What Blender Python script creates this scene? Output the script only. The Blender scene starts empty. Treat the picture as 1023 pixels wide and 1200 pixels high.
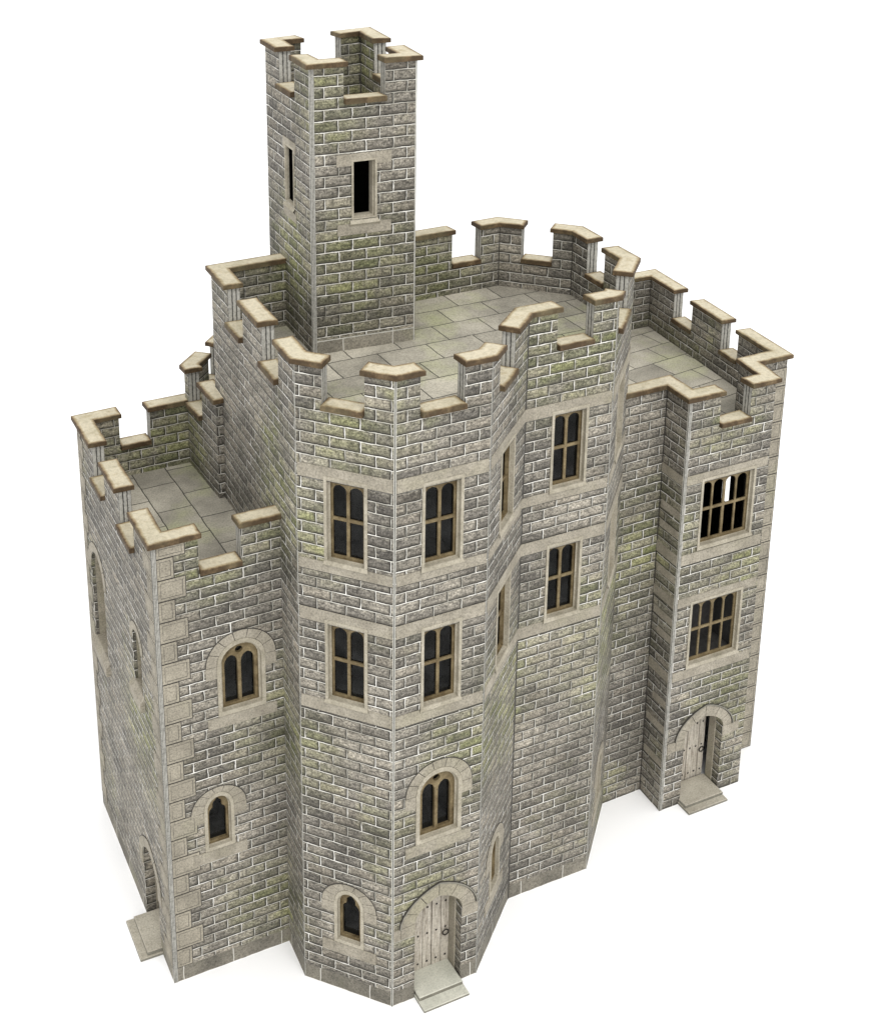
import bpy, math, random
from mathutils import Vector, Matrix
from mathutils.geometry import tessellate_polygon

random.seed(7)
S = 0.045                      # one plan unit (a tower front) is 4.5 cm: a card kit about 43 cm tall
scn = bpy.context.scene
COL = scn.collection
ORG = Vector((2.0, 2.0, 0.0))  # castle base centre in plan units
ROW, BRK = 0.1165, 0.30

# ------------------------------------------------------------------ materials
def new_mat(name):
    m = bpy.data.materials.new(name); m.use_nodes = True
    nt = m.node_tree; nt.nodes.clear()
    out = nt.nodes.new('ShaderNodeOutputMaterial')
    b = nt.nodes.new('ShaderNodeBsdfPrincipled')
    nt.links.new(b.outputs[0], out.inputs[0])
    b.inputs['Roughness'].default_value = 0.72
    b.inputs['Specular IOR Level'].default_value = 0.22
    return m, nt, b

class G:
    """tiny node-graph helper"""
    def __init__(self, nt): self.nt = nt
    def node(self, t, **kw):
        n = self.nt.nodes.new(t)
        for k, v in kw.items(): setattr(n, k, v)
        return n
    def put(self, sock, v):
        if hasattr(v, 'is_output'): self.nt.links.new(v, sock)
        elif isinstance(v, (tuple, list)): sock.default_value = tuple(v) if len(v) == len(sock.default_value) else tuple(v) + (1,)
        else: sock.default_value = v
    def math(self, op, a, b=None, c=None, clamp=False):
        n = self.node('ShaderNodeMath', operation=op, use_clamp=clamp)
        self.put(n.inputs[0], a)
        if b is not None: self.put(n.inputs[1], b)
        if c is not None: self.put(n.inputs[2], c)
        return n.outputs[0]
    def mix(self, f, a, b, blend='MIX'):
        n = self.node('ShaderNodeMix', data_type='RGBA', blend_type=blend)
        self.put(n.inputs[0], f); self.put(n.inputs[6], a); self.put(n.inputs[7], b)
        return n.outputs[2]
    def vadd(self, a, b):
        n = self.node('ShaderNodeVectorMath', operation='ADD'); self.put(n.inputs[0], a); self.put(n.inputs[1], b); return n.outputs[0]
    def vmul(self, a, b):
        n = self.node('ShaderNodeVectorMath', operation='MULTIPLY'); self.put(n.inputs[0], a); self.put(n.inputs[1], b); return n.outputs[0]
    def uv(self):
        n = self.node('ShaderNodeUVMap'); n.uv_map = 'UVMap'; return n.outputs[0]
    def pos(self):   # object position in plan units
        n = self.node('ShaderNodeTexCoord'); return self.vmul(n.outputs['Object'], (1/S,)*3)
    def noise(self, v, scale, detail=3, rough=.55, dim='3D'):
        n = self.node('ShaderNodeTexNoise', noise_dimensions=dim)
        self.put(n.inputs['Vector'], v); n.inputs['Scale'].default_value = scale
        n.inputs['Detail'].default_value = detail; n.inputs['Roughness'].default_value = rough
        return n
    def ramp(self, f, stops, interp='LINEAR'):
        n = self.node('ShaderNodeValToRGB'); cr = n.color_ramp; cr.interpolation = interp
        while len(cr.elements) < len(stops): cr.elements.new(.5)
        for e, (p, c) in zip(cr.elements, stops):
            e.position = p; e.color = (c[0], c[1], c[2], 1) if isinstance(c, (tuple, list)) else (c, c, c, 1)
        self.put(n.inputs[0], f); return n.outputs[0]
    def brick(self, v, w, h, mortar, smooth, off=.5):
        n = self.node('ShaderNodeTexBrick'); self.put(n.inputs['Vector'], v)
        n.offset = off; n.squash = 1.0
        n.inputs['Color1'].default_value = (0, 0, 0, 1); n.inputs['Color2'].default_value = (1, 1, 1, 1)
        n.inputs['Mortar'].default_value = (.5, .5, .5, 1)
        n.inputs['Scale'].default_value = 1; n.inputs['Mortar Size'].default_value = mortar
        n.inputs['Mortar Smooth'].default_value = smooth; n.inputs['Bias'].default_value = 0
        n.inputs['Brick Width'].default_value = w; n.inputs['Row Height'].default_value = h
        return n

ALGAE = [(2.3, .72, 6.6, .85), (.7, 2.3, 7.2, .85), (.3, 3.0, 7.2, .9), (-.63, 1.2, 5.5, .8), (-.55, .6, 5.3, .5), (-.3, .35, 6.4, .5),
         (4.0, 1.5, 3.6, .95), (3.3, 1.1, 3.0, 1.1), (5.1, 1.1, 3.15, .65), (5.2, 1.1, 1.4, .7), (.9, 0, 2.8, .65), (1.4, .35, 3.1, 1.0), (2.0, 3.3, 6.6, 1.0),
         (-1.2, 4.1, 4.7, .8), (-1.4, 1.22, 4.9, .5), (-.8, 1.22, .7, .6), (.4, 2.4, 9.1, .6), (-1.95, 2.0, 2.6, .8), (4.9, 1.1, 5.2, .5), (-.6, 1.0, 2.8, .7), (1.3, 3.5, 9.0, .8)]
PALE = [(2.2, .72, 2.4, 1.5), (.5, 0, 1.0, 1.2), (-.3, .4, .8, 1.1), (-.3, .4, 3.2, .9), (-1.3, 1.2, 1.6, 1.0), (4.8, 1.1, 2.4, .8), (4.0, 1.5, 4.9, .8), (1.2, 2.3, 8.3, .8),
        (-1.95, 2.6, 1.5, 2.0), (.5, 0, 4.8, .7), (2.5, .72, 4.9, .6), (5.6, 1.3, 1.0, .7), (-.6, 2.0, 6.2, .9), (-1.2, 1.2, 3.5, .9)]

def patches(g, P, pts):
    """soft spots at given plan positions"""
    r = None
    for x, y, z, rad in pts:
        n = g.node('ShaderNodeVectorMath', operation='DISTANCE'); g.put(n.inputs[0], P); n.inputs[1].default_value = (x-ORG.x, y-ORG.y, z)
        f = g.math('SUBTRACT', 1.15, g.math('DIVIDE', n.outputs['Value'], rad), clamp=True)
        r = f if r is None else g.math('MAXIMUM', r, f)
    return r

def m_brick(name, moss=1.0, light=1.0):
    m, nt, b = new_mat(name); g = G(nt)
    uv = g.uv(); P = g.pos()
    wob = g.noise(uv, 7, 2, dim='2D')
    d = g.vmul(g.vadd(wob.outputs['Color'], (-.5, -.5, -.5)), (.016, .012, 0))
    wob2 = g.noise(uv, 30, 2, dim='2D')
    d = g.vadd(d, g.vmul(g.vadd(wob2.outputs['Color'], (-.5, -.5, -.5)), (.007, .0055, 0)))
    v = g.vadd(uv, d)
    Mt = g.brick(v, BRK, ROW, .016, 1.0)
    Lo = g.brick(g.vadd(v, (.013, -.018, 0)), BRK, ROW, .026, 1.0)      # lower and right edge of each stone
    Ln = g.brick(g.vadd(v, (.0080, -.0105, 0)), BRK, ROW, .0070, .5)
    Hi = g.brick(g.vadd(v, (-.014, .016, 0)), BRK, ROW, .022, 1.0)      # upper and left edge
    Ln2 = g.brick(g.vadd(v, (-.007, .0085, 0)), BRK, ROW, .0045, .6)
    T1 = Mt.outputs['Color']
    T2 = g.brick(g.vadd(v, (BRK*17, ROW*26, 0)), BRK, ROW, .001, 0).outputs['Color']
    T3 = g.brick(g.vadd(v, (BRK*41, ROW*58, 0)), BRK, ROW, .001, 0).outputs['Color']
    L = light
    n0 = g.noise(P, 1.15, 4, .6).outputs['Fac']
    tone = g.math('ADD', g.math('MULTIPLY', T1, .52), g.math('MULTIPLY', g.math('SUBTRACT', n0, .26), 1.0), clamp=True)
    c = g.ramp(tone, [(0, (.096*L, .089*L, .078*L)), (.35, (.150*L, .138*L, .118*L)), (.7, (.228*L, .209*L, .174*L)), (1, (.315*L, .285*L, .233*L))])
    pale = patches(g, P, PALE)
    pn = g.noise(P, 2.0, 4, .6).outputs['Fac']
    c = g.mix(g.math('MULTIPLY', pale, g.ramp(pn, [(.36, 0), (.62, .62)])), c, (.33*L, .30*L, .245*L))
    tan = g.math('MULTIPLY', g.math('GREATER_THAN', T2, .80), .45)
    c = g.mix(tan, c, (.275*L, .243*L, .192*L))
    # algae printed in drifts, stronger on some stones than on others
    n1 = g.noise(P, .85, 4, .6).outputs['Fac']
    n1b = g.noise(P, 2.6, 4, .65).outputs['Fac']
    drift = g.math('ADD', g.math('MULTIPLY', g.math('SUBTRACT', n1, .57), 6.0, clamp=True), g.math('MULTIPLY', patches(g, P, ALGAE), g.ramp(n1b, [(.34, .25), (.56, 1.25)])), clamp=True)
    per = g.math('ADD', g.math('MULTIPLY', T3, .65), .30)
    mf = g.math('MULTIPLY', g.math('MULTIPLY', drift, per), .85*moss, clamp=True)
    c = g.mix(mf, c, g.mix(T1, (.155*L, .168*L, .066*L), (.285*L, .288*L, .120*L)))
    # broad uneven inking of the print: dark washes and bleached areas
    n4 = g.noise(g.vmul(P, (1, 1, 1.5)), 1.35, 5, .68).outputs['Fac']
    wash = g.ramp(n4, [(.30, .50), (.46, .90), (.55, 1.06), (.72, 1.62)])
    c = g.mix(1.0, c, wash, 'MULTIPLY')
    # pen stipple and hatching, gathering towards the lower edge of each stone
    st = g.noise(uv, 44, 4, .75, '2D').outputs['Fac']
    st2 = g.noise(g.vmul(uv, (1, 2.4, 1)), 16, 3, .65, '2D').outputs['Fac']
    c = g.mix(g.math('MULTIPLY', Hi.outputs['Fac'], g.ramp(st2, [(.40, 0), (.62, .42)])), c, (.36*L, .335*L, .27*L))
    c = g.mix(1.0, c, g.ramp(st, [(.27, .16), (.42, .74), (.56, 1.14), (.74, 1.85)]), 'MULTIPLY')
    c = g.mix(1.0, c, g.ramp(st2, [(.3, .56), (.5, 1.02), (.7, 1.36)]), 'MULTIPLY')
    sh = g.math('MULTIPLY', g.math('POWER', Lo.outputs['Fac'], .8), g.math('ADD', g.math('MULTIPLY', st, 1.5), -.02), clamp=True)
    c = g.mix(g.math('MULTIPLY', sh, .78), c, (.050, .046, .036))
    brk = g.noise(uv, 13, 2, dim='2D').outputs['Fac']
    inkf = g.ramp(brk, [(.30, .55), (.5, 1.0)])
    c = g.mix(g.math('MULTIPLY', g.math('MULTIPLY', Ln.outputs['Fac'], inkf), .95), c, (.016, .015, .013))
    c = g.mix(g.math('MULTIPLY', g.math('MULTIPLY', Ln2.outputs['Fac'], inkf), .55), c, (.035, .033, .028))
    mn = g.noise(P, 2.6, 3, .6).outputs['Fac']
    mcol = g.ramp(mn, [(.36, (.36, .345, .295)), (.50, (.60, .58, .52)), (.64, (.86, .84, .78))])
    wd = g.math('ADD', .76, g.math('MULTIPLY', g.math('SUBTRACT', brk, .5), -.6))
    mf2 = g.math('MULTIPLY', g.math('SUBTRACT', Mt.outputs['Fac'], wd), 7.0, clamp=True)
    c = g.mix(mf2, c, mcol)
    geo = g.node('ShaderNodeNewGeometry'); c = g.mix(geo.outputs['Backfacing'], c, (.04, .038, .035))   # wall backs near black: interior shade put into the colour
    g.put(b.inputs['Base Color'], g.mix(1.0, c, (.88, .88, .88), 'MULTIPLY'))
    bp = g.node('ShaderNodeBump'); bp.inputs['Strength'].default_value = .25; bp.inputs['Distance'].default_value = .0002
    g.put(bp.inputs['Height'], st); nt.links.new(bp.outputs[0], b.inputs['Normal'])
    return m

def m_stone(name, c0, c1, c2=None, sc=3.0, stip=.5, joint=None):
    m, nt, b = new_mat(name); g = G(nt); P = g.pos()
    n = g.noise(P, sc, 5, .62).outputs['Fac']
    c = g.ramp(n, [(.32, c0), (.66, c1)])
    if c2:
        n1 = g.noise(P, .9, 4, .6).outputs['Fac']
        c = g.mix(g.math('MULTIPLY', g.math('SUBTRACT', n1, .55), 5, clamp=True), c, c2)
    s = g.noise(P, 52, 3, .7).outputs['Fac']
    c = g.mix(1.0, c, g.ramp(s, [(.28, 1-stip), (.5, 1.0), (.74, 1+stip*.7)]), 'MULTIPLY')
    if joint:
        uv = g.uv()
        w = g.vmul(g.vadd(g.noise(uv, 6, 2, dim='2D').outputs['Color'], (-.5,-.5,-.5)), (.02, .02, 0))
        B = g.brick(g.vadd(uv, w), joint[0], joint[1], joint[2], .2)
        tone = g.ramp(B.outputs['Color'], [(0, .78), (1, 1.16)])
        c = g.mix(1.0, c, tone, 'MULTIPLY')
        c = g.mix(g.math('MULTIPLY', B.outputs['Fac'], .92), c, joint[3])
    g.put(b.inputs['Base Color'], g.mix(1.0, c, (.88, .88, .88), 'MULTIPLY'))
    bp = g.node('ShaderNodeBump'); bp.inputs['Strength'].default_value = .2; bp.inputs['Distance'].default_value = .0002
    g.put(bp.inputs['Height'], s); nt.links.new(bp.outputs[0], b.inputs['Normal'])
    return m

def m_coping():
    m, nt, b = new_mat('painted_coping'); g = G(nt); P = g.pos()
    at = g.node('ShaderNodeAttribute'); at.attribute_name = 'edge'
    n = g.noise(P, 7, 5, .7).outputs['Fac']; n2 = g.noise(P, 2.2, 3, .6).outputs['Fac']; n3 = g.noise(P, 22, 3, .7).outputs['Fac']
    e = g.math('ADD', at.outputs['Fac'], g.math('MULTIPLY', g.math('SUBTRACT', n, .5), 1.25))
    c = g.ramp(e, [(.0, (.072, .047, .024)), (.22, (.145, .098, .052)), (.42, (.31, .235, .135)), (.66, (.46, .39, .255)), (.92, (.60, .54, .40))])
    c = g.mix(g.math('MULTIPLY', g.math('SUBTRACT', n2, .50), 3.5, clamp=True), c, g.mix(.5, c, (.27, .245, .14)))
    c = g.mix(1.0, c, g.ramp(n3, [(.3, .80), (.5, 1.0), (.72, 1.08)]), 'MULTIPLY')
    s = g.noise(P, 55, 3, .7).outputs['Fac']
    c = g.mix(1.0, c, g.ramp(s, [(.3, .85), (.5, 1.0), (.72, 1.08)]), 'MULTIPLY')
    g.put(b.inputs['Base Color'], g.mix(1.0, c, (.88, .88, .88), 'MULTIPLY')); return m

def m_cardedge():
    m, nt, b = new_mat('layered_card_edge'); g = G(nt); uv = g.uv()
    sx = g.node('ShaderNodeSeparateXYZ'); g.put(sx.inputs[0], uv)
    wob = g.noise(g.vmul(uv, (1, 6, 1)), 5, 2, dim='2D').outputs['Fac']
    x = g.math('ADD', sx.outputs[0], g.math('MULTIPLY', g.math('SUBTRACT', wob, .5), .07))
    c = g.ramp(x, [(0, (.10,.095,.085)), (.06, (.42,.41,.37)), (.29, (.36,.35,.31)), (.33, (.045,.042,.038)), (.38, (.045,.042,.038)),
                   (.42, (.44,.43,.39)), (.63, (.36,.35,.31)), (.67, (.05,.046,.04)), (.71, (.05,.046,.04)), (.75, (.46,.45,.41)), (.95, (.38,.37,.33)), (1, (.12,.11,.10))])
    n = g.noise(g.pos(), 30, 3, .7).outputs['Fac']
    c = g.mix(1.0, c, g.ramp(n, [(.3, .6), (.5, .95), (.7, 1.15)]), 'MULTIPLY')
    g.put(b.inputs['Base Color'], g.mix(1.0, c, (.88, .88, .88), 'MULTIPLY')); return m

def m_plank():
    m, nt, b = new_mat('weathered_planks'); g = G(nt); P = g.pos()
    gr = g.noise(g.vmul(P, (9, 9, .8)), 5, 4, .65).outputs['Fac']
    c = g.ramp(gr, [(.30, (.21, .18, .14)), (.42, (.45, .405, .335)), (.66, (.62, .575, .49))])
    s = g.noise(P, 45, 3, .7).outputs['Fac']
    c = g.mix(1.0, c, g.ramp(s, [(.3, .7), (.5, 1.0), (.72, 1.2)]), 'MULTIPLY')
    g.put(b.inputs['Base Color'], g.mix(1.0, c, (.88, .88, .88), 'MULTIPLY')); return m

def m_flat(name, c, rough=.6):
    m, nt, b = new_mat(name); g = G(nt)
    n = g.noise(g.pos(), 20, 3, .6).outputs['Fac']
    g.put(b.inputs['Base Color'], g.mix(1.0, c, g.ramp(n, [(.3, .75), (.7, 1.2)]), 'MULTIPLY'))
    b.inputs['Roughness'].default_value = rough; return m

def m_glass():
    m = bpy.data.materials.new('acetate_glazing'); m.use_nodes = True
    nt = m.node_tree; nt.nodes.clear(); g = G(nt)
    out = g.node('ShaderNodeOutputMaterial'); mx = g.node('ShaderNodeMixShader')
    tr = g.node('ShaderNodeBsdfTransparent'); tr.inputs[0].default_value = (.62, .62, .60, 1)
    gl = g.node('ShaderNodeBsdfGlossy'); gl.inputs['Roughness'].default_value = .05; gl.inputs[0].default_value = (.85, .86, .85, 1)
    n = g.noise(g.pos(), 4, 3, .6)
    g.put(mx.inputs[0], g.ramp(n.outputs['Fac'], [(.42, .010), (.68, .022)]))
    nt.links.new(tr.outputs[0], mx.inputs[1]); nt.links.new(gl.outputs[0], mx.inputs[2]); nt.links.new(mx.outputs[0], out.inputs[0])
    return m

M = dict(
    brick=m_brick('printed_stonework', 1.0, 1.07),
    plinth=m_stone('plinth_stone', (.165, .153, .125), (.285, .262, .212), (.215, .215, .13), 3, .55, (.56, .6, .0055, (.66, .64, .58))),
    stone=m_stone('pale_dressed_stone', (.255, .230, .180), (.385, .350, .282), (.32, .295, .21), 4, .42),
    ring=m_stone('pale_window_stone', (.31, .280, .212), (.46, .42, .335), None, 5, .30),
    quoin=m_stone('quoin_stone', (.245, .222, .175), (.37, .335, .265), (.28, .27, .18), 3.5, .45),
    tracery=m_stone('ochre_tracery', (.11, .078, .036), (.255, .200, .110), None, 7, .35),
    flag=m_stone('roof_flagstones', (.255, .238, .195), (.50, .465, .38), (.43, .44, .25), 1.5, .38, (.58, .40, .0075, (.040, .037, .03))),
    step=m_stone('doorstep_stone', (.36, .33, .265), (.52, .485, .40), None, 2.4, .35),
    pale_step=m_stone('pale_doorstep_stone', (.47, .47, .395), (.64, .63, .54), None, 2.4, .22),
    coping=m_coping(), edge=m_cardedge(), plank=m_plank(),
    strip=m_flat('pale_card_edge', (.50, .49, .44)), ink=m_flat('ink_line', (.05, .046, .04)),
    iron=m_flat('black_iron', (.02, .018, .016), .45), glass=m_glass(),
    riser=m_flat('cut_card_riser', (.20, .19, .155)),
    inside=m_flat('darkened_inside', (.045, .043, .04), .9),  # near black, so the shade behind the windows is in the colour
)

# ------------------------------------------------------------------ mesh builder
class MB:
    def __init__(self): self.v = []; self.f = []; self.mi = []; self.uv = []; self.ed = []; self.mats = []
    def mat(self, k):
        if k not in self.mats: self.mats.append(k)
        return self.mats.index(k)
    def poly(self, pts, k, uvs=None, ed=None):
        i = len(self.v); n = len(pts)
        self.v += [tuple(p) for p in pts]; self.f.append(tuple(range(i, i+n))); self.mi.append(self.mat(k))
        self.uv += uvs if uvs else [(p[0]+p[1], p[2]) for p in pts]
        self.ed += ed if ed else [0.0]*n
    def build(self, name, parent=None, label=None):
        me = bpy.data.meshes.new(name)
        me.from_pydata([((x-ORG.x)*S, (y-ORG.y)*S, z*S) for x, y, z in self.v], [], self.f)
        for k in self.mats: me.materials.append(M[k])
        me.polygons.foreach_set('material_index', self.mi)
        l = me.uv_layers.new(name='UVMap'); l.data.foreach_set('uv', [c for u in self.uv for c in u])
        a = me.attributes.new('edge', 'FLOAT', 'CORNER'); a.data.foreach_set('value', self.ed)
        me.update()
        o = bpy.data.objects.new(name, me); COL.objects.link(o)
        if parent: o.parent = parent
        if label: o['label'] = label
        return o

class Frame:
    """vertical plane through P-Q; s runs from P to Q, d points outwards"""
    def __init__(self, P, Q, u0=0.0):
        self.P = Vector(P); self.Q = Vector(Q); e = self.Q-self.P
        self.L = e.length; self.t = e/self.L; self.n = Vector((self.t.y, -self.t.x)); self.u0 = u0
    def pt(self, s, z, d=0.0):
        p = self.P+self.t*s+self.n*d; return (p.x, p.y, z)
    def xy(self, s, d=0.0): return self.P+self.t*s+self.n*d

def tess(loops):
    pts = [p for l in loops for p in l]
    return pts, tessellate_polygon([[Vector((p[0], p[1], 0)) for p in l] for l in loops])

def sheet(mb, F, loops, k, d=0.0, flip=False):
    pts, tris = tess(loops)
    for t in tris:
        a = [pts[i] for i in t]
        ar = (a[1][0]-a[0][0])*(a[2][1]-a[0][1])-(a[2][0]-a[0][0])*(a[1][1]-a[0][1])
        if abs(ar) < 1e-9: continue
        if (ar < 0) != flip: a = a[::-1]
        mb.poly([F.pt(s, z, d) for s, z in a], k, [(F.u0+s, z) for s, z in a])

def band(mb, F, l0, d0, l1, d1, k, close=True, uvm=None):
    """quads joining two loops of equal length"""
    n = len(l0)
    for i in range(n if close else n-1):
        j = (i+1) % n
        q = [(l0[i], d0), (l0[j], d0), (l1[j], d1), (l1[i], d1)]
        per = i*.12
        uv = [(F.u0+s+d, z) for (s, z), d in q] if uvm is None else [(d*1.0+per*0, z) for (s, z), d in q]
        mb.poly([F.pt(s, z, d) for (s, z), d in q], k, uv)

def slab(mb, F, loops, d0, d1, k, kside=None, back=False):
    """prism over (s,z) loops between depths d0<d1, front at d1"""
    sheet(mb, F, loops, k, d1)
    for l in loops: band(mb, F, l, d0, l, d1, kside or k)
    if back: sheet(mb, F, loops, kside or k, d0, True)

def rect(s0, s1, z0, z1): return [(s0, z0), (s1, z0), (s1, z1), (s0, z1)]
def rise(x, p):
    """height of an arch (0..1) at x in -1..1; p makes the crown pointed"""
    x = min(1.0, abs(x)); return math.sqrt(max(0.0, 1-x*x))*(1-p)+(1-x)*p
def arch(cx, a, z0, zs, zt, n=12, point=.0):
    """door/window outline, springing zs, crown zt"""
    l = [(cx-a, z0), (cx+a, z0)]
    for i in range(n+1):
        c = math.cos(math.pi*i/n); l.append((cx+a*c, zs+(zt-zs)*rise(c, point)))
    return l

def offset_path(pts, o, closed=False):
    """offset a polyline outwards (to the right-hand n of travel) by o, mitred"""
    n = len(pts); out = []
    segs = [Frame(pts[i], pts[(i+1) % n]) for i in range(n if closed else n-1)]
    for i in range(n):
        if closed: a, b = segs[i-1], segs[i]
        else:
            a = segs[max(i-1, 0)]; b = segs[min(i, len(segs)-1)]
        m = (a.n+b.n); m.normalize(); c = max(.25, m.dot(a.n))
        out.append(Vector(pts[i])+m*(o/c))
    return out

def hslab(mb, loop, z0, z1, k, inset=.05, jit=.004):
    """horizontal slab with an inner ring for the painted edge; loop counter-clockwise from above"""
    n = len(loop)
    loop = [Vector((p[0]+random.uniform(-jit, jit), p[1]+random.uniform(-jit, jit))) for p in loop]
    ins = offset_path(loop, -inset, True); ch = .0045
    top = offset_path(loop, -ch, True)
    zz = [z1+random.uniform(-.004, .004) for _ in range(n)]
    for i in range(n):
        j = (i+1) % n
        a, b = loop[i], loop[j]
        L = (b-a).length
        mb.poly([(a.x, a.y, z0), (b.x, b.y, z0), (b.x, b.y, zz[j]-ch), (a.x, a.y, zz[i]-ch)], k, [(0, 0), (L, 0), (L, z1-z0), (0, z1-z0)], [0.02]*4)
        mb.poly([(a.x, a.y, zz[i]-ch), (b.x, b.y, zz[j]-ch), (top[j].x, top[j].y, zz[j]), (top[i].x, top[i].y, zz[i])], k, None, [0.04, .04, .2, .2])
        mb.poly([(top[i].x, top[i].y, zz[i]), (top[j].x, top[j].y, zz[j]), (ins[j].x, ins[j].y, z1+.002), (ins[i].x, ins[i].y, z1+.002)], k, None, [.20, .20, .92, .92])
    pts, tris = tess([[(p.x, p.y) for p in ins]])
    for t in tris:
        a = [pts[i] for i in t]
        ar = (a[1][0]-a[0][0])*(a[2][1]-a[0][1])-(a[2][0]-a[0][0])*(a[1][1]-a[0][1])
        if ar < 0: a = a[::-1]
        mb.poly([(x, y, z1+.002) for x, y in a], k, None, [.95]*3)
    for i in range(1, n-1): pass
    pts, tris = tess([[(p.x, p.y) for p in loop]])
    for t in tris:
        a = [pts[i] for i in t]
        mb.poly([(x, y, z0) for x, y in a], k, None, [0]*3)

# ------------------------------------------------------------------ the castle
castle = bpy.data.objects.new('model_castle', None); COL.objects.link(castle)
castle.location = (ORG.x*S, ORG.y*S, 0); castle.empty_display_size = .05
castle['label'] = 'grey printed stone card castle with a tall square turret, battlements and two lower wings'
castle['category'] = 'model castle'

TH = .135        # parapet thickness
OV = .050        # coping overhang outside
CT = .050        # coping thickness

class Block:
    def __init__(self, name, pts, z0, zf, zc, zt, skip=(), plinth=None, u=0.0, holes=None, crens=None, mats=None, label=None):
        self.pts = [Vector(p) for p in pts]; n = len(pts)
        self.F = [Frame(pts[i], pts[(i+1) % n], u+i*.377) for i in range(n)]
        self.name, self.z0, self.zf, self.zc, self.zt = name, z0, zf, zc, zt
        self.skip = set(skip); self.plinth = plinth; self.holes = holes or {}; self.crens = crens or {}; self.mats = mats or {}
        self.mb = MB(); self.label = label
    def build(self):
        mb = self.mb; n = len(self.pts)
        inner = offset_path(self.pts, -TH, True)
        for i, F in enumerate(self.F):
            k = self.mats.get(i, 'brick')
            par = i not in self.skip
            top = self.zt if par else self.zf-.02
            zb = self.z0
            if self.plinth:
                zb = self.plinth
                hs = [h for h in self.holes.get(i, []) if min(p[1] for p in h) < zb]
                cuts = sorted([(min(p[0] for p in h), max(p[0] for p in h)) for h in hs]); s = 0
                for a, b in cuts+[(F.L, F.L)]:
                    if a > s+.001: sheet(mb, F, [rect(s, a, self.z0, zb)], 'plinth')
                    s = b
            lo = [(0, zb)]
            # openings that stand on the ground are notches in the lower edge
            for h in sorted(self.holes.get(i, []), key=lambda h: h[0][0]):
                if min(p[1] for p in h) <= zb+.001:
                    up = [p for p in h if p[1] > zb+.001]           # right springing .. crown .. left springing
                    lo += [(up[-1][0], zb)]+up[::-1]+[(up[0][0], zb)]
            lo += [(F.L, zb)]
            up = [(F.L, top)]
            if par:
                for a, b in sorted(self.crens.get(i, []), reverse=True):
                    up += [(b, top), (b, self.zc), (a, self.zc), (a, top)]
            up += [(0, top)]
            hl = [h for h in self.holes.get(i, []) if min(p[1] for p in h) > zb+.001]
            sheet(mb, F, [lo+up]+hl, k)
            if not par: continue
            # inner face of the parapet
            Fi = Frame(inner[(i+1) % n], inner[i], F.u0+.5)
            off = (Vector(self.pts[(i+1) % n])-Fi.P).dot(-Fi.t)     # outer end in inner coordinates
            li = [(0, self.zf), (Fi.L, self.zf), (Fi.L, self.zt)]
            for a, b in sorted(self.crens.get(i, [])):
                pa = (F.xy(a)-Fi.P).dot(Fi.t); pb = (F.xy(b)-Fi.P).dot(Fi.t)
                li += [(pa, self.zt), (pa, self.zc), (pb, self.zc), (pb, self.zt)]
            li += [(0, self.zt)]
            sheet(mb, Fi, [li], k)
            for a_, b_ in ((0, .007), (Fi.L-.007, Fi.L)): sheet(mb, Fi, [rect(a_, b_, self.zf, self.zt-.01)], 'ink', .002)
            for a, b in self.crens.get(i, []):
                for s, sg in ((a, 1), (b, -1)):
                    p = [F.pt(s, self.zc, 0), F.pt(s, self.zc, -TH), F.pt(s, self.zt, -TH), F.pt(s, self.zt, 0)]
                    u = [(0, self.zc), (1, self.zc), (1, self.zt), (0, self.zt)]
                    if sg < 0: p, u = p[::-1], u[::-1]
                    mb.poly(p, 'edge', u)
                q = [F.pt(a, self.zc+.001, 0), F.pt(b, self.zc+.001, 0), F.pt(b, self.zc+.001, -TH), F.pt(a, self.zc+.001, -TH)]
                mb.poly(q, 'edge')
        o = mb.build(self.name, castle, self.label)
        return o
    def copings(self):
        n = len(self.pts); ev = []
        for i in range(n):
            if i in self.skip: continue
            for a, b in sorted(self.crens.get(i, [])): ev.append((i, a, b))
        # walk every stretch between crenels
        runs = []; cur = None
        order = list(range(n))
        if self.skip:
            st = max(self.skip)+1
            order = [(st+j) % n for j in range(n)]
            cur = None
            for i in order:
                if i in self.skip:
                    if cur: runs.append((cur, (0, 0))); cur = None
                    continue
                F = self.F[i]
                if cur is None: cur = [Vector(F.P)]; e0 = 0
                for a, b in sorted(self.crens.get(i, [])):
                    runs.append((cur+[F.xy(a)], None)); cur = [F.xy(b)]
                cur = cur+[Vector(F.Q)]
            if cur: runs.append((cur, None))
            runs = [(r[0] if isinstance(r, tuple) else r) for r in runs]
        else:
            first = None
            for i in order:
                F = self.F[i]
                for a, b in sorted(self.crens.get(i, [])):
                    if cur is None: first = (i, a)
                    else: runs.append(cur+[F.xy(a)])
                    cur = [F.xy(b)]
                if cur is not None: cur = cur+[Vector(F.Q)]
            for i in order:
                F = self.F[i]
                if i == first[0]: runs.append(cur+[F.xy(first[1])]); break
                cur = cur+[Vector(F.Q)]
        for r in runs:
            r = [p for j, p in enumerate(r) if j == 0 or (p-r[j-1]).length > .02]
            if len(r) < 2: continue
            t0 = (r[1]-r[0]).normalized(); t1 = (r[-1]-r[-2]).normalized()
            ex = .028
            r = [r[0]-t0*ex]+r[1:-1]+[r[-1]+t1*ex]
            o_ = offset_path(r, OV); i_ = offset_path(r, -(TH+.03))
            mb = MB(); hslab(mb, o_+i_[::-1], self.zt, self.zt+CT, 'coping', .046)
            mb.build('coping_stone', castle)
        for i, a, b in ev:
            F = self.F[i]
            ex = .004
            lp = [F.xy(a-ex+.008, OV), F.xy(b+ex-.008, OV), F.xy(b-.004, -(TH+.025)), F.xy(a+.004, -(TH+.025))]
            mb = MB(); hslab(mb, lp, self.zc+.003, self.zc+.056, 'coping', .046)
            mb.build('crenel_sill', castle)
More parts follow.
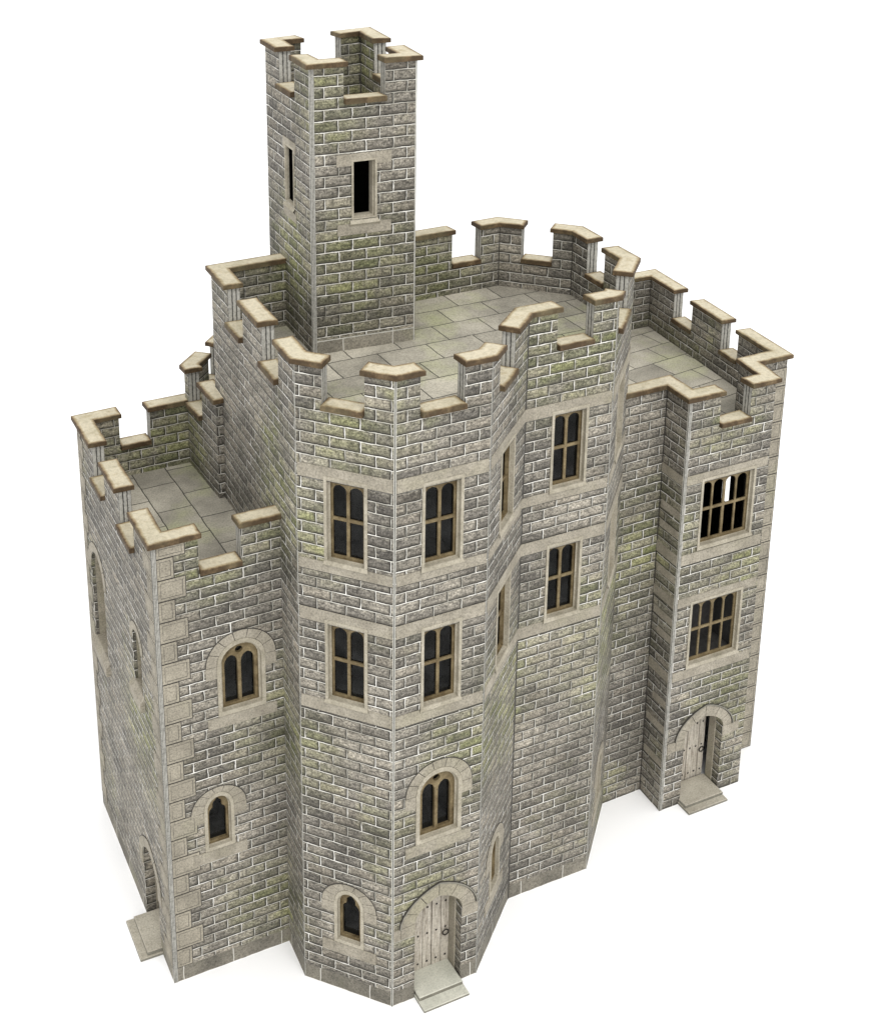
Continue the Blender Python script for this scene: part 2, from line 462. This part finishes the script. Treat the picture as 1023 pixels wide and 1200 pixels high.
    def roof(self, k='flag', swap=False, ang=0.0, uo=(0, 0)):
        mb = MB(); ip = offset_path(self.pts, -TH*.5, True)
        pts, tris = tess([[(p.x, p.y) for p in ip]])
        c, s = math.cos(ang), math.sin(ang)
        for t in tris:
            a = [pts[i] for i in t]
            ar = (a[1][0]-a[0][0])*(a[2][1]-a[0][1])-(a[2][0]-a[0][0])*(a[1][1]-a[0][1])
            if ar < 0: a = a[::-1]
            uv = [((x*c+y*s)+uo[0], (-x*s+y*c)+uo[1]) for x, y in a]
            if swap: uv = [(v, u) for u, v in uv]
            mb.poly([(x, y, self.zf) for x, y in a], k, uv)
        return mb.build('roof_deck', castle)
    def strip(self, i, end, w, z0, z1, k='strip'):
        """pale cut card edge up a corner; end 0 = start of face i, 1 = its end"""
        F = self.F[i]; a, b = (0.0, w) if end == 0 else (F.L-w, F.L)
        mb = self.mb
        zs = [z0+(z1-z0)*j/8 for j in range(9)]
        for j in range(8):
            sheet(mb, F, [rect(a+(.0035 if end == 0 else 0), b-(.0035 if end == 1 else 0), zs[j], zs[j+1])], k, .0025)
        sheet(mb, F, [rect(0 if end == 0 else F.L-.0035, .0035 if end == 0 else F.L, z0, z1)], 'ink', .0020)
    def stripes(self, i, end, w, z0, z1):
        F = self.F[i]; a, b = (0.0, w) if end == 0 else (F.L-w, F.L)
        self.mb.poly([F.pt(a, z0, .003), F.pt(b, z0, .003), F.pt(b, z1, .003), F.pt(a, z1, .003)], 'edge', [(0, z0), (1, z0), (1, z1), (0, z1)])

# ---- windows --------------------------------------------------------------
def light_outline(s0, s1, z0, zs, zt):
    c = (s0+s1)/2; l = [(s0, z0), (s1, z0), (s1, zs)]
    h = zt-zs
    l += [(s1-(s1-c)*.10, zs+h*.42), (s1-(s1-c)*.38, zs+h*.76), (c+(s1-c)*.22, zs+h*.95), (c, zt), (c-(s1-c)*.22, zs+h*.95), (s0+(c-s0)*.38, zs+h*.76), (s0+(c-s0)*.10, zs+h*.42), (s0, zs)]
    return l

def window_base(F, O0, O1, O2, depth=.062, step=.036, proud=.009, kr='ring', krev='ring', kin='tracery'):
    mb = MB()
    loops_same = len(O0) == len(O1) == len(O2)
    band(mb, F, O0, 0, O0, proud, kr)
    band(mb, F, O0, proud, O1, proud, kr)
    band(mb, F, O1, proud, O1, -step, krev)
    band(mb, F, O1, -step, O2, -step, kr)
    band(mb, F, O2, -step, O2, -depth-.02, kin)
    return mb

def dark_box(F, s0, s1, z0, z1, win, d0=-.10, d1=-.42):
    """box added behind a window; its dark colour stands in for interior shade"""
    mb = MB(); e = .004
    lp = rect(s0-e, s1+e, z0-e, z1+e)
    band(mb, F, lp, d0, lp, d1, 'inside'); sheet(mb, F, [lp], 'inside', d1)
    mb.build('added_dark_box', win)

def glaze(F, loop, d, win):
    mb = MB(); sheet(mb, F, [loop], 'glass', d); mb.build('pane', win)

def mullioned(F, s0, s1, z0, z1, n, zbar=None, label=None, glass=True, dark=False):
    """square-headed window: n arched lights over n lights, transom between"""
    r = .030
    O1 = rect(s0, s1, z0, z1); O0 = rect(s0-r, s1+r, z0-r*1.3, z1+r); O2 = rect(s0+.022, s1-.022, z0+.018, z1-.016)
    mb = window_base(F, O0, O1, O2)
    # sloping lip under the opening
    band(mb, F, [(s0-r-.012, z0-r*1.3), (s1+r+.012, z0-r*1.3)], .024, [(s0-r, z0-.004), (s1+r, z0-.004)], .010, 'ring', False)
    band(mb, F, [(s0-r-.012, z0-r*1.3-.016), (s1+r+.012, z0-r*1.3-.016)], .010, [(s0-r-.012, z0-r*1.3), (s1+r+.012, z0-r*1.3)], .024, 'ring', False)
    win = mb.build('window', castle, label)
    a, b, c, d = s0+.022, s1-.022, z0+.018, z1-.016
    zbar = zbar or (c+.405)
    e = .014; mw = .034
    mul = [mw if (n == 4 and i == 1) else .024 for i in range(n-1)] if n == 4 else [.032]*(n-1)
    lw = (b-a-2*e-sum(mul))/n
    loops = [rect(a, b, c, d)]; s = a+e
    for i in range(n):
        loops.append(rect(s, s+lw, c+.020, zbar-.016))
        loops.append(light_outline(s, s+lw, zbar+.016, d-.055-.062, d-.055))
        s += lw+(mul[i] if i < n-1 else 0)
    t = MB(); slab(t, F, loops, -.078, -.062, 'tracery', back=True)
    t.build('tracery', win)
    if glass: glaze(F, rect(a+.002, b-.002, c+.002, d-.002), -.081, win)
    if glass or dark: dark_box(F, s0, s1, z0, z1, win)
    return O1

def voussoirs(mb, F, cx, ai, ao, zs, zti, zto, n=7, foot=.14, d=.007, k='stone', line=True, point=0.0):
    """flat arch stones with pen-line joints, plus a springer block each side"""
    def pin(th): return (cx+ai*math.cos(th), zs+(zti-zs)*rise(math.cos(th), point))
    def pout(th): return (cx+ao*math.cos(th), zs+(zto-zs)*rise(math.cos(th), point))
    for i in range(n):
        t0, t1 = math.pi*i/n, math.pi*(i+1)/n; g_ = .012
        m = 3
        ths = [t0+g_+(t1-t0-2*g_)*j/m for j in range(m+1)]
        lp = [pin(t) for t in ths]+[pout(t) for t in ths[::-1]]
        slab(mb, F, [lp[::-1]], 0, d, k)
    N = 16
    ths = [math.pi*j/N for j in range(N+1)]
    for j in range(N):       # dark backing seen through the joints
        q = [pin(ths[j]), pout(ths[j]), pout(ths[j+1]), pin(ths[j+1])]
        mb.poly([F.pt(s, z, d*.45) for s, z in q], 'ink')
    if line:                 # pen line round the back of the arch
        for j in range(N):
            def po(th): return (cx+(ao+.010)*math.cos(th), zs+(zto+.010-zs)*rise(math.cos(th), point))
            q = [pout(ths[j]), po(ths[j]), po(ths[j+1]), pout(ths[j+1])]
            mb.poly([F.pt(s, z, d*.5) for s, z in q], 'ink')
    for sg in (-1, 1):
        a, b = sorted((cx+sg*ai, cx+sg*(ao+.004)))
        slab(mb, F, [rect(a, b, zs-foot, zs-.004)], 0, d, k)

def sill_slab(F, s0, s1, z0, z1, win, d=.010, k='stone'):
    mb = MB(); slab(mb, F, [rect(s0, s1, z0, z1)], 0, d, k); mb.build('sill', win)

def two_light(F, cx, zsill, label=None):
    """arched two-light window with a round eye; zsill = top of the sill band"""
    z0 = zsill+.055; zs = zsill+.60; zt = zsill+.80
    O1 = arch(cx, .217, z0, zs, zt); O0 = arch(cx, .258, zsill+.005, zs, zt+.050); O2 = arch(cx, .195, z0+.02, zs, zt-.022)
    mb = window_base(F, O0, O1, O2, .052, .03, .011)
    win = mb.build('window', castle, label)
    s = MB(); voussoirs(s, F, cx, .260, .372, zs, zt+.052, zsill+.945); s.build('arch_surround', win)
    sill_slab(F, cx-.372, cx+.372, zsill-.125, zsill, win)
    lw = .142; e = .026
    loops = [O2]
    for sg in (-1, 1):
        c = cx+sg*(lw/2+.018)
        loops.append(light_outline(c-lw/2, c+lw/2, z0+.035, zs-.055, zs+.045))
    loops.append([(cx+.042*math.cos(i*math.pi/6), zt-.108+.038*math.sin(i*math.pi/6)) for i in range(12)])
    t = MB(); slab(t, F, loops, -.085, -.052, 'tracery', back=True); t.build('tracery', win)
    glaze(F, O2, -.088, win); dark_box(F, cx-.21, cx+.21, z0, zt, win)
    return O1

def lancet(F, cx, zsill, label=None, ogee=True):
    """small single light with cusped head"""
    z0 = zsill+.045; zs = zsill+.50; zt = zsill+.655
    O1 = arch(cx, .128, z0, zs, zt); O0 = arch(cx, .163, zsill+.005, zs, zt+.045); O2 = arch(cx, .112, z0+.018, zs, zt-.016)
    mb = window_base(F, O0, O1, O2, .048, .026, .011)
    win = mb.build('window', castle, label)
    s = MB(); voussoirs(s, F, cx, .165, .298, zs, zt+.047, zsill+.765, 7, .125); s.build('arch_surround', win)
    sill_slab(F, cx-.297, cx+.297, zsill-.135, zsill, win)
    h = [(.094, z0+.034), (.094, zs-.085), (.086, zs-.045), (.062, zs-.018), (.050, zs-.012), (.052, zs+.018), (.046, zs+.050), (.022, zs+.072), (0, zs+.100)]
    lp = [(cx+a, z) for a, z in h]+[(cx-a, z) for a, z in h[-2::-1]]
    t = MB(); slab(t, F, [O2, lp], -.080, -.048, 'tracery', back=True); t.build('tracery', win)
    glaze(F, O2, -.083, win); dark_box(F, cx-.125, cx+.125, z0, zt, win)
    return O1

def slit(F, cx, w, z0, z1, lw, sw, label=None, dp=.11):
    O1 = rect(cx-w/2, cx+w/2, z0, z1); r = .022
    O0 = rect(cx-w/2-r, cx+w/2+r, z0-.01, z1+r); O2 = rect(cx-w/2+.014, cx+w/2-.014, z0+.01, z1-.012)
    mb = window_base(F, O0, O1, O2, dp, dp*.3, .008, kin='ring')
    win = mb.build('window', castle, label)
    l = MB(); slab(l, F, [[(cx-lw, z1-.04), (cx-w/2-r, z1-.04), (cx-w/2-r, z1+r), (cx+w/2+r, z1+r), (cx+w/2+r, z1-.04), (cx+lw, z1-.04), (cx+lw, z1+.085), (cx-lw, z1+.085)]], 0, .007, 'stone'); l.build('lintel', win)
    s = MB(); slab(s, F, [rect(cx-sw, cx+sw, z0-.175, z0-.055)], 0, .008, 'stone')
    band(s, F, [(cx-w/2-.05, z0-.055), (cx+w/2+.05, z0-.055)], .03, [(cx-w/2-r, z0), (cx+w/2+r, z0)], -.02, 'ring', False)
    band(s, F, [(cx-w/2-.05, z0-.085), (cx+w/2+.05, z0-.085)], .008, [(cx-w/2-.05, z0-.055), (cx+w/2+.05, z0-.055)], .03, 'ring', False)
    s.build('sill', win)
    return O1

def door(F, s0, s1, zs, zt, label=None, ajar=0.0, depth=.235, impost=True, vo=.155, vtop=.15, z0=0.0, hood=True):
    cx = (s0+s1)/2; a = (s1-s0)/2
    PT = .24
    O1 = arch(cx, a, z0, zs, zt, 14, PT)
    # leaf: planks, hinged on the left
    n = 6 if ajar else 5; w = (s1-s0-.006-(.03 if ajar else 0))/n
    mb = MB(); ca, sa = math.cos(ajar), math.sin(ajar)
    class HF(Frame): pass
    H = HF(F.xy(s0+.003, -depth), F.xy(s0+.003, -depth)+(F.t*ca-F.n*sa), F.u0)
    def topz(s):
        return zs+(zt-zs)*rise((s+s0-cx)/a, PT)-.006
    for i in range(n):
        p0, p1 = i*w+.004, (i+1)*w-.004
        tp = [(p1+(p0-p1)*j/4, topz(p1+(p0-p1)*j/4)) for j in range(5)]
        slab(mb, H, [[(p0, z0), (p1, z0)]+tp], -.035, 0.004*(i % 2), 'plank')
    sheet(mb, H, [[(0, z0), (n*w, z0)]+[(n*w*(1-j/10), topz(n*w*(1-j/10))-.004) for j in range(11)]], 'ink', -.006)
    for i in range(n):
        for zz in (z0+.15, z0+.52, z0+.86):
            c = (i+.5)*w
            zz = min(zz, topz(c)-.07)
            for q in range(6):
                a0, a1 = q*math.pi/3, (q+1)*math.pi/3; rr = .0135
                mb.poly([H.pt(c, zz, .016), H.pt(c+rr*math.cos(a0), zz+rr*math.sin(a0), .006), H.pt(c+rr*math.cos(a1), zz+rr*math.sin(a1), .006)], 'iron')
    d = mb.build('door', castle, label)
    r = MB(); c = (n-.5)*w; zz = z0+.45; R0, rr = .034, .0065; N, K = 18, 6
    ring = [[H.pt(c+(R0+rr*math.cos(v*2*math.pi/K))*math.sin(u*2*math.pi/N), zz+(R0+rr*math.cos(v*2*math.pi/K))*math.cos(u*2*math.pi/N), .014+rr*math.sin(v*2*math.pi/K)) for v in range(K)] for u in range(N)]
    for u in range(N):
        for v in range(K):
            r.poly([ring[u][v], ring[u][(v+1) % K], ring[(u+1) % N][(v+1) % K], ring[(u+1) % N][v]], 'iron')
    r.build('ring_handle', d)
    # jambs: brick reveal outside, moulded stone behind
    j = MB(); half = -.115
    O2 = arch(cx, a-.016, z0, zs, zt-.014, 14, PT)
    o1, o2 = O1[1:]+O1[:1], O2[1:]+O2[:1]
    band(j, F, o1, 0, o1, half, 'brick', False, uvm=1); band(j, F, o1, half, o2, half, 'ring', False); band(j, F, o2, half, o2, -depth+.03 if ajar else -depth-.06, 'stone', False)
    j.build('jamb', d)
    v = MB(); voussoirs(v, F, cx, a+.002, a+vo, zs, zt+.002, zt+vtop, 6, .14, .010, point=PT)
    if hood:
        N = 14
        for q in range(N):
            t0, t1 = math.pi*q/N, math.pi*(q+1)/N
            def pq(t, o): return (cx+(a+vo+o)*math.cos(t), zs+(zt+vtop+o-zs)*rise(math.cos(t), PT))
            lp = [pq(t0, .010), pq(t0, .028), pq(t1, .028), pq(t1, .010)]
            slab(v, F, [lp], 0, .022, 'riser', 'ink')
    if impost:
        slab(v, F, [rect(max(.014, cx-a-vo-.13), cx-a-vo-.008, zs-.14, zs-.004)], 0, .008, 'stone')
        slab(v, F, [rect(cx+a+vo+.008, min(F.L-.004, cx+a+vo+.12), zs-.14, zs-.004)], 0, .008, 'stone')
    v.build('arch_surround', d)
    return O1

def doorstep(F, s0, s1, treads, k, label=None):
    """treads: (depth in front of the wall, top z); the widest lies lowest"""
    mb = MB(); zb = 0.0
    for dep, zt, ex in treads:
        lp = [F.xy(s0-ex, -.24 if zt == treads[-1][1] else -.02), F.xy(s0-ex, dep), F.xy(s1+ex, dep), F.xy(s1+ex, -.24 if zt == treads[-1][1] else -.02)]
        lp = [Vector(p) for p in lp]
        ch = .007; it = offset_path(lp, -ch, True)
        for i in range(4):
            q = (i+1) % 4; A_, B_ = lp[i], lp[q]; a, b = it[i], it[q]
            mb.poly([(A_.x, A_.y, zb), (B_.x, B_.y, zb), (B_.x, B_.y, zt-ch), (A_.x, A_.y, zt-ch)], 'riser')
            mb.poly([(A_.x, A_.y, zt-ch), (B_.x, B_.y, zt-ch), (b.x, b.y, zt), (a.x, a.y, zt)], k)
        mb.poly([(p.x, p.y, zt) for p in it], k)
        zb = zt-.004
    return mb.build('doorstep', castle, label)

# ------------------------------------------------------------------ plan (measured)
A, B, C, D, E, GG, H, I = (-.66, .73), (0, 0), (1, 0), (1.842, .72), (2.902, .72), (3.72, 1.54), (3.79, 2.66), (3.12, 3.38)
K0 = (-.50, 3.33)
ZK = dict(zf=6.34, zc=6.665, zt=7.085)
keep = Block('keep_wall', [A, B, C, D, E, GG, H, I, K0], 0.0, 6.34, 6.665, 7.085, plinth=.178, u=.1,
    crens={0: [(.27, .69)], 1: [(.25, .71)], 2: [(.22, .68)], 3: [(.34, .77)], 4: [(.10, .70)], 5: [(.39, .75)], 6: [(.29, .66)], 7: [(.31, .70)],
           8: [(2.605-2.01, 2.605-1.52), (2.605-.92, 2.605-.44)]})
FAB, FBC, FCD, FDE, FEG = keep.F[:5]
W1, W2 = (5.110, 5.962), (3.570, 4.425)
hol = {i: [] for i in range(9)}
hol[0] += [mullioned(FAB, .312, .688, *W1, 2), mullioned(FAB, .310, .688, *W2, 2), lancet(FAB, .510, .610)]
hol[1] += [mullioned(FBC, .312, .690, *W1, 2), mullioned(FBC, .318, .700, *W2, 2), two_light(FBC, .510, 1.945)]
hol[1] += [door(FBC, .255, .805, .97, 1.215, 'closed plank door with a pale doorstep in the front tower face')]
hol[2] += [mullioned(FCD, .36, .74, *W1, 2), mullioned(FCD, .36, .74, *W2, 2), lancet(FCD, .53, .66)]
hol[3] += [mullioned(FDE, .350, .735, *W1, 2), mullioned(FDE, .350, .735, *W2, 2)]
hol[4] += [mullioned(FEG, .39, .77, *W1, 2), mullioned(FEG, .39, .77, *W2, 2), lancet(FEG, .56, .50)]
keep.holes = hol
for i, e in ((0, 1), (1, 0), (0, 0), (1, 1), (2, 0), (3, 1), (4, 0)):
    keep.strip(i, e, .012 if (i, e) in ((0, 1), (1, 0)) else .008, .0, 7.08)
sheet(keep.mb, FDE, [rect(0, .010, 0, 7.07)], 'ink', .002); sheet(keep.mb, FCD, [rect(FCD.L-.012, FCD.L, 0, 7.07)], 'ink', .002)
keep.build(); keep.copings(); keep.roof(uo=(.0, -.08))

def course(paths, z0, z1, name='string_course'):
    """dressed stone band along faces, broken at openings: paths = [(Frame, s0, s1)...]"""
    mb = MB()
    for F, s0, s1 in paths:
        slab(mb, F, [rect(s0, s1, z0, z1)], 0, .0055, 'stone')
        sheet(mb, F, [rect(s0, s1, z0-.008, z0)], 'ink', .0030)
    return mb.build(name, castle)
kf = [(FAB, .018, FAB.L-.018), (FBC, .018, FBC.L-.018), (FCD, .018, FCD.L), (FDE, 0, FDE.L-.018), (FEG, .018, FEG.L)]
course(kf, 5.948, 6.085); 
course(kf, 4.41, 4.55)
def broken(z0, z1, open_w):
    """band that passes under a window"""
    return course(kf, z0, z1)
broken(4.975, 5.085, 0); broken(3.41, 3.545, 0)

# ---- lower wing -------------------------------------------------------------
L0, L1, L2, L3 = (-1.95, 1.22), (-.30, 1.22), (-.30, 4.145), (-1.885, 4.145)
lw = Block('wing_wall', [L0, L1, L2, L3], 0.0, 4.48, 4.825, 5.235, skip=[1], plinth=.178, u=.73,
    crens={0: [(.467, .906)], 2: [(1.365-.83, 1.365-.45)], 3: [(2.926-2.23, 2.926-1.75), (2.926-1.16, 2.926-.62)]},
    mats={3: 'brick'})
lw.crens[2] = [(.765, 1.13)]
FLF, FLS = lw.F[0], lw.F[3]
h0 = [two_light(FLF, .866, 3.135), lancet(FLF, .571, 1.542)]
# left-hand face: two blind arched niches and a low doorway (s runs from the back)
LS = FLS.L
def niche(F, cx, a, z0, zs, zt, vo, depth, label):
    O1 = arch(cx, a, z0, zs, zt); mb = MB()
    o1 = O1[1:]+O1[:1]
    band(mb, F, o1, 0, o1, -depth*.3, 'brick', False, uvm=1); o2 = arch(cx, a-.012, z0, zs, zt-.01); o2 = o2[1:]+o2[:1]; band(mb, F, o1, -depth*.3, o2, -depth*.3, 'ink', False); band(mb, F, o2, -depth*.3, o2, -depth, 'stone', False)
    sheet(mb, F, [O1], 'stone', -depth)
    w = mb.build('blind_niche', castle, label)
    v = MB(); voussoirs(v, F, cx, a+.002, a+vo, zs, zt+.002, zt+vo, 5, .02, .007, line=True); v.build('arch_surround', w)
    s = MB(); o = .035
    pts = [F.xy(cx-a-.06, o), F.xy(cx+a+.06, o)]
    z1 = z0+.004
    s.poly([F.pt(cx-a-.06, z0-.06, .05), F.pt(cx+a+.06, z0-.06, .05), F.pt(cx+a+.06, z1, -.005), F.pt(cx-a-.06, z1, -.005)], 'stone')
    s.poly([F.pt(cx-a, z1, -.005), F.pt(cx+a, z1, -.005), F.pt(cx+a, z1, -depth), F.pt(cx-a, z1, -depth)], 'stone')
    s.poly([F.pt(cx-a-.06, z0-.16, .05), F.pt(cx+a+.06, z0-.16, .05), F.pt(cx+a+.06, z0-.06, .05), F.pt(cx-a-.06, z0-.06, .05)], 'stone')
    s.poly([F.pt(cx-a-.06, z0-.16, 0), F.pt(cx+a+.06, z0-.16, 0), F.pt(cx+a+.06, z0-.16, .05), F.pt(cx-a-.06, z0-.16, .05)], 'stone')
    for ss in (cx-a-.06, cx+a+.06):
        s.poly([F.pt(ss, z0-.16, 0), F.pt(ss, z0-.16, .05), F.pt(ss, z0-.06, .05), F.pt(ss, z1, -.005)], 'stone')
    s.build('sill', w)
    return O1
h3 = [niche(FLS, LS-2.37, .275, 2.60, 3.55, 3.82, .11, .125, 'tall blind arched niche with a broad pale sill'),
      niche(FLS, LS-.77, .15, 3.16, 3.68, 3.83, .09, .115, None)]
h3 += [door(FLS, LS-1.02, LS-.46, .84, 1.09, 'deep narrow doorway low in the side of the wing', vo=.13, vtop=.12, impost=False, hood=False)]
lw.holes = {0: h0, 3: h3}
lw.stripes(0, 0, .042, 0, 5.23); lw.strip(3, 1, .02, 0, 5.23)
lw.build(); lw.copings(); lw.roof(swap=True, uo=(.12, .42))

def quoins(items, name='quoins'):
    mb = MB()
    for F, a, b, z0, z1 in items:
        slab(mb, F, [rect(a, b, z0, z1)], 0, .006, 'quoin')
        sheet(mb, F, [rect(a-.007, b+.009, z0-.011, z1+.006)], 'ink', .0026)
        e = .026; w = .0045
        if b-a > .10:
            for r in (rect(a+e, b-e, z0+e, z0+e+w), rect(b-e-w, b-e, z0+e, z1-e), rect(a+e, b-e, z1-e-w*.6, z1-e), rect(a+e, a+e+w*.6, z0+e, z1-e)):
                sheet(mb, F, [r], 'ink', .0072)
    return mb.build(name, castle)
it = []
z = .185; k = 0
while z < 5.10:
    wd = (.285 if k % 2 else .165)*random.uniform(.97, 1.03)
    it.append((FLF, .046, .046+wd, z+.007, min(z+.226, 5.22)))
    ws = .17 if k % 2 else .28
    it.append((FLS, LS-.02-ws, LS-.022, z+.007, min(z+.226, 5.22)))
    it.append((FLS, .006, .16 if k % 2 else .25, z+.007, min(z+.226, 5.22)))
    z += .2335; k += 1
quoins(it)

# ---- gate wing on the right --------------------------------------------------
R0, RS0, RS, RE, RX, RK, RB, RC = (3.55, 1.51), (4.262, 1.525), (4.244, 1.116), (5.462, 1.116), (5.55, 1.575), (6.05, 1.575), (6.41, 4.57), (3.0, 4.57)
rw = Block('wing_wall', [R0, RS0, RS, RE, RX, RK, RB, RC], 0.0, 4.79, 5.09, 5.50, skip=[7], u=1.9,
    crens={2: [(.44, .874)], 5: [(.80, 1.16), (1.83, 2.27)]})
FR0, FRS, FRF, FRX, FRK, FRR = rw.F[:6]
h2 = [mullioned(FRF, .288, 1.012, 3.612, 4.452, 4, glass=False), mullioned(FRF, .262, .975, 2.012, 2.852, 4, glass=False, dark=True)]
h2 += [door(FRF, .305, .885, .955, 1.19, 'plank door standing slightly ajar in the gate wing', ajar=.028, depth=.25, vo=.125, vtop=.145)]
rw.holes = {2: h2, 5: [rect(.905, 1.06, 3.06, 3.62)]}
rw.stripes(2, 0, .040, 0, 5.49); rw.strip(1, 1, .018, 0, 5.49)
sheet(rw.mb, FRS, [rect(0, .010, 0, 5.49)], 'ink', .002); sheet(rw.mb, FR0, [rect(FR0.L-.010, FR0.L, 0, 5.49)], 'ink', .002)
rw.build(); rw.copings(); rw.roof(swap=False, ang=.12, uo=(.2, .1))
for z0, z1 in ((4.442, 4.560), (3.408, 3.545), (2.842, 2.962), (1.83, 1.955)):
    course([(FRS, 0, FRS.L-.018), (FRF, .044, FRF.L-.02)], z0, z1)
it = []; z = .01; k = 0
while z < 5.3:
    it.append((FRK, .004, FRK.L-.004, z+.006, min(z+.224, 5.49)))
    z += .2335; k += 1
quoins(it)
it = []
for z in (.62, 1.10, 1.45, 2.36, 2.6, 3.16, 3.75, 4.0): it.append((FRS, .03 if random.random() < .5 else .12, FRS.L-.03, z, z+.10))
for F, a, b, z0, z1 in it:
    mb = MB(); slab(mb, F, [rect(a, b, z0, z1)], 0, .003, 'stone'); mb.build('dressed_block', castle)

# ---- rear hall ----------------------------------------------------------------
rear = Block('hall_wall', [(-.61, 4.07), (-.590, 3.07), (-.40, 3.07), (2.55, 3.00), (2.60, 4.35), (2.15, 4.80), (.14, 4.82)], 0.0, 5.0, 5.235, 5.655, skip=[2, 3], u=2.6,
    crens={0: [(.13, .55)], 6: [(.36, .69)], 5: [(.5, .9), (1.4, 1.8)]})
rear.build(); rear.copings(); rear.roof()

# ---- turret --------------------------------------------------------------------
T0, T1, T3, T2 = (.25, 2.34), (1.40, 2.24), (1.64, 3.85), (.36, 3.75)
tu = Block('turret_wall', [T0, T1, T3, T2], 4.95, 8.62, 9.015, 9.405, u=3.3,
    crens={0: [(.36, .81)], 1: [(.50, .98)], 2: [(.42, .92)], 3: [(.46, .95)]})
FTF, FTR, FTB, FTL = tu.F
tu.holes = {0: [slit(FTF, .578, .235, 7.80, 8.405, .30, .295)], 3: [slit(FTL, FTL.L-.66, .25, 7.83, 8.44, .20, .20, dp=.012)]}
pl = MB()
tu.stripes(0, 0, .045, 6.34, 9.40); tu.strip(3, 1, .02, 6.34, 9.40); tu.strip(0, 1, .016, 6.34, 9.40)
for F in (FTF,):
    sheet(tu.mb, F, [rect(.046, F.L-.017, 6.34, 6.478)], 'plinth', .002)
    sheet(tu.mb, F, [rect(.046, F.L-.017, 6.478, 6.490)], 'strip', .0022)
tu.build(); tu.copings(); tu.roof()

# ---- doorsteps -------------------------------------------------------------------
doorstep(FBC, .262, .795, [(.212, .030, .0), (.088, .075, -.010)], 'pale_step', 'pale grey two tread doorstep')
doorstep(FRF, .290, .862, [(.212, .034, .008), (.130, .078, .0)], 'step')
doorstep(FLS, LS-.985, LS-.405, [(.250, .034, .0), (.165, .08, -.02)], 'step')

# ------------------------------------------------------------------ surface
gm = MB(); R = 160/S*S
def m_ground():
    m, nt, b = new_mat('white_studio_paper'); g = G(nt)
    n = g.noise(g.pos(), .3, 2).outputs['Fac']
    g.put(b.inputs['Base Color'], g.ramp(n, [(.3, (.955, .957, .960)), (.7, (.965, .965, .967))]))
    b.inputs['Roughness'].default_value = .9; b.inputs['Specular IOR Level'].default_value = .1
    return m
M['ground'] = m_ground()
gm.poly([(-R, -R, 0), (R, -R, 0), (R, R, 0), (-R, R, 0)], 'ground')
go = gm.build('ground'); go['kind'] = 'structure'; go.location = (ORG.x*S, ORG.y*S, 0)

# ------------------------------------------------------------------ camera
f, cx, cy, cz = 1618.3486, -5.177284, -9.883510, 12.223404
px, py = 363.558, 236.602
rt = Vector((.9124537, -.4089560, -.0135352)); up = Vector((.1341558, .2677476, .9541035)); bk = Vector((-.3865624, -.8723911, .2991711))
cam = bpy.data.cameras.new('camera'); co = bpy.data.objects.new('camera', cam); COL.objects.link(co)
co.matrix_world = Matrix(((rt.x, up.x, bk.x, cx*S), (rt.y, up.y, bk.y, cy*S), (rt.z, up.z, bk.z, cz*S), (0, 0, 0, 1)))
cam.sensor_fit = 'VERTICAL'; cam.sensor_height = 36; cam.sensor_width = 36*1023/1200
cam.lens = f/1200*36
cam.shift_x = (511.5-px)/1200; cam.shift_y = -(600-py)/1200
cam.clip_start = .01; cam.clip_end = 100
scn.camera = co

# ------------------------------------------------------------------ studio light
w = bpy.data.worlds.new('World'); scn.world = w; w.use_nodes = True
bg = w.node_tree.nodes['Background']; bg.inputs[0].default_value = (1.0, 1.0, 1.0, 1); bg.inputs[1].default_value = 1.22
def area(name, loc, aim, size, watts, col=(1, 1, 1)):
    l = bpy.data.lights.new(name, 'AREA'); l.shape = 'RECTANGLE'; l.size, l.size_y = size[0]*S, size[1]*S
    l.energy = watts; l.color = col
    o = bpy.data.objects.new(name, l); COL.objects.link(o)
    o.location = Vector(loc)*S
    o.rotation_euler = (Vector(aim)-Vector(loc)).to_track_quat('-Z', 'Y').to_euler()
    return o
area('softbox', (-7, -40, 62), (2, 2, 2), (40, 34), 56.0, (1, .985, .965))

vs = scn.view_settings
vs.view_transform = 'Standard'; vs.look = 'None'; vs.exposure = 0; vs.gamma = 1; vs.use_curve_mapping = False
scn.cycles.max_bounces = 6; scn.render.filter_size = 1.15
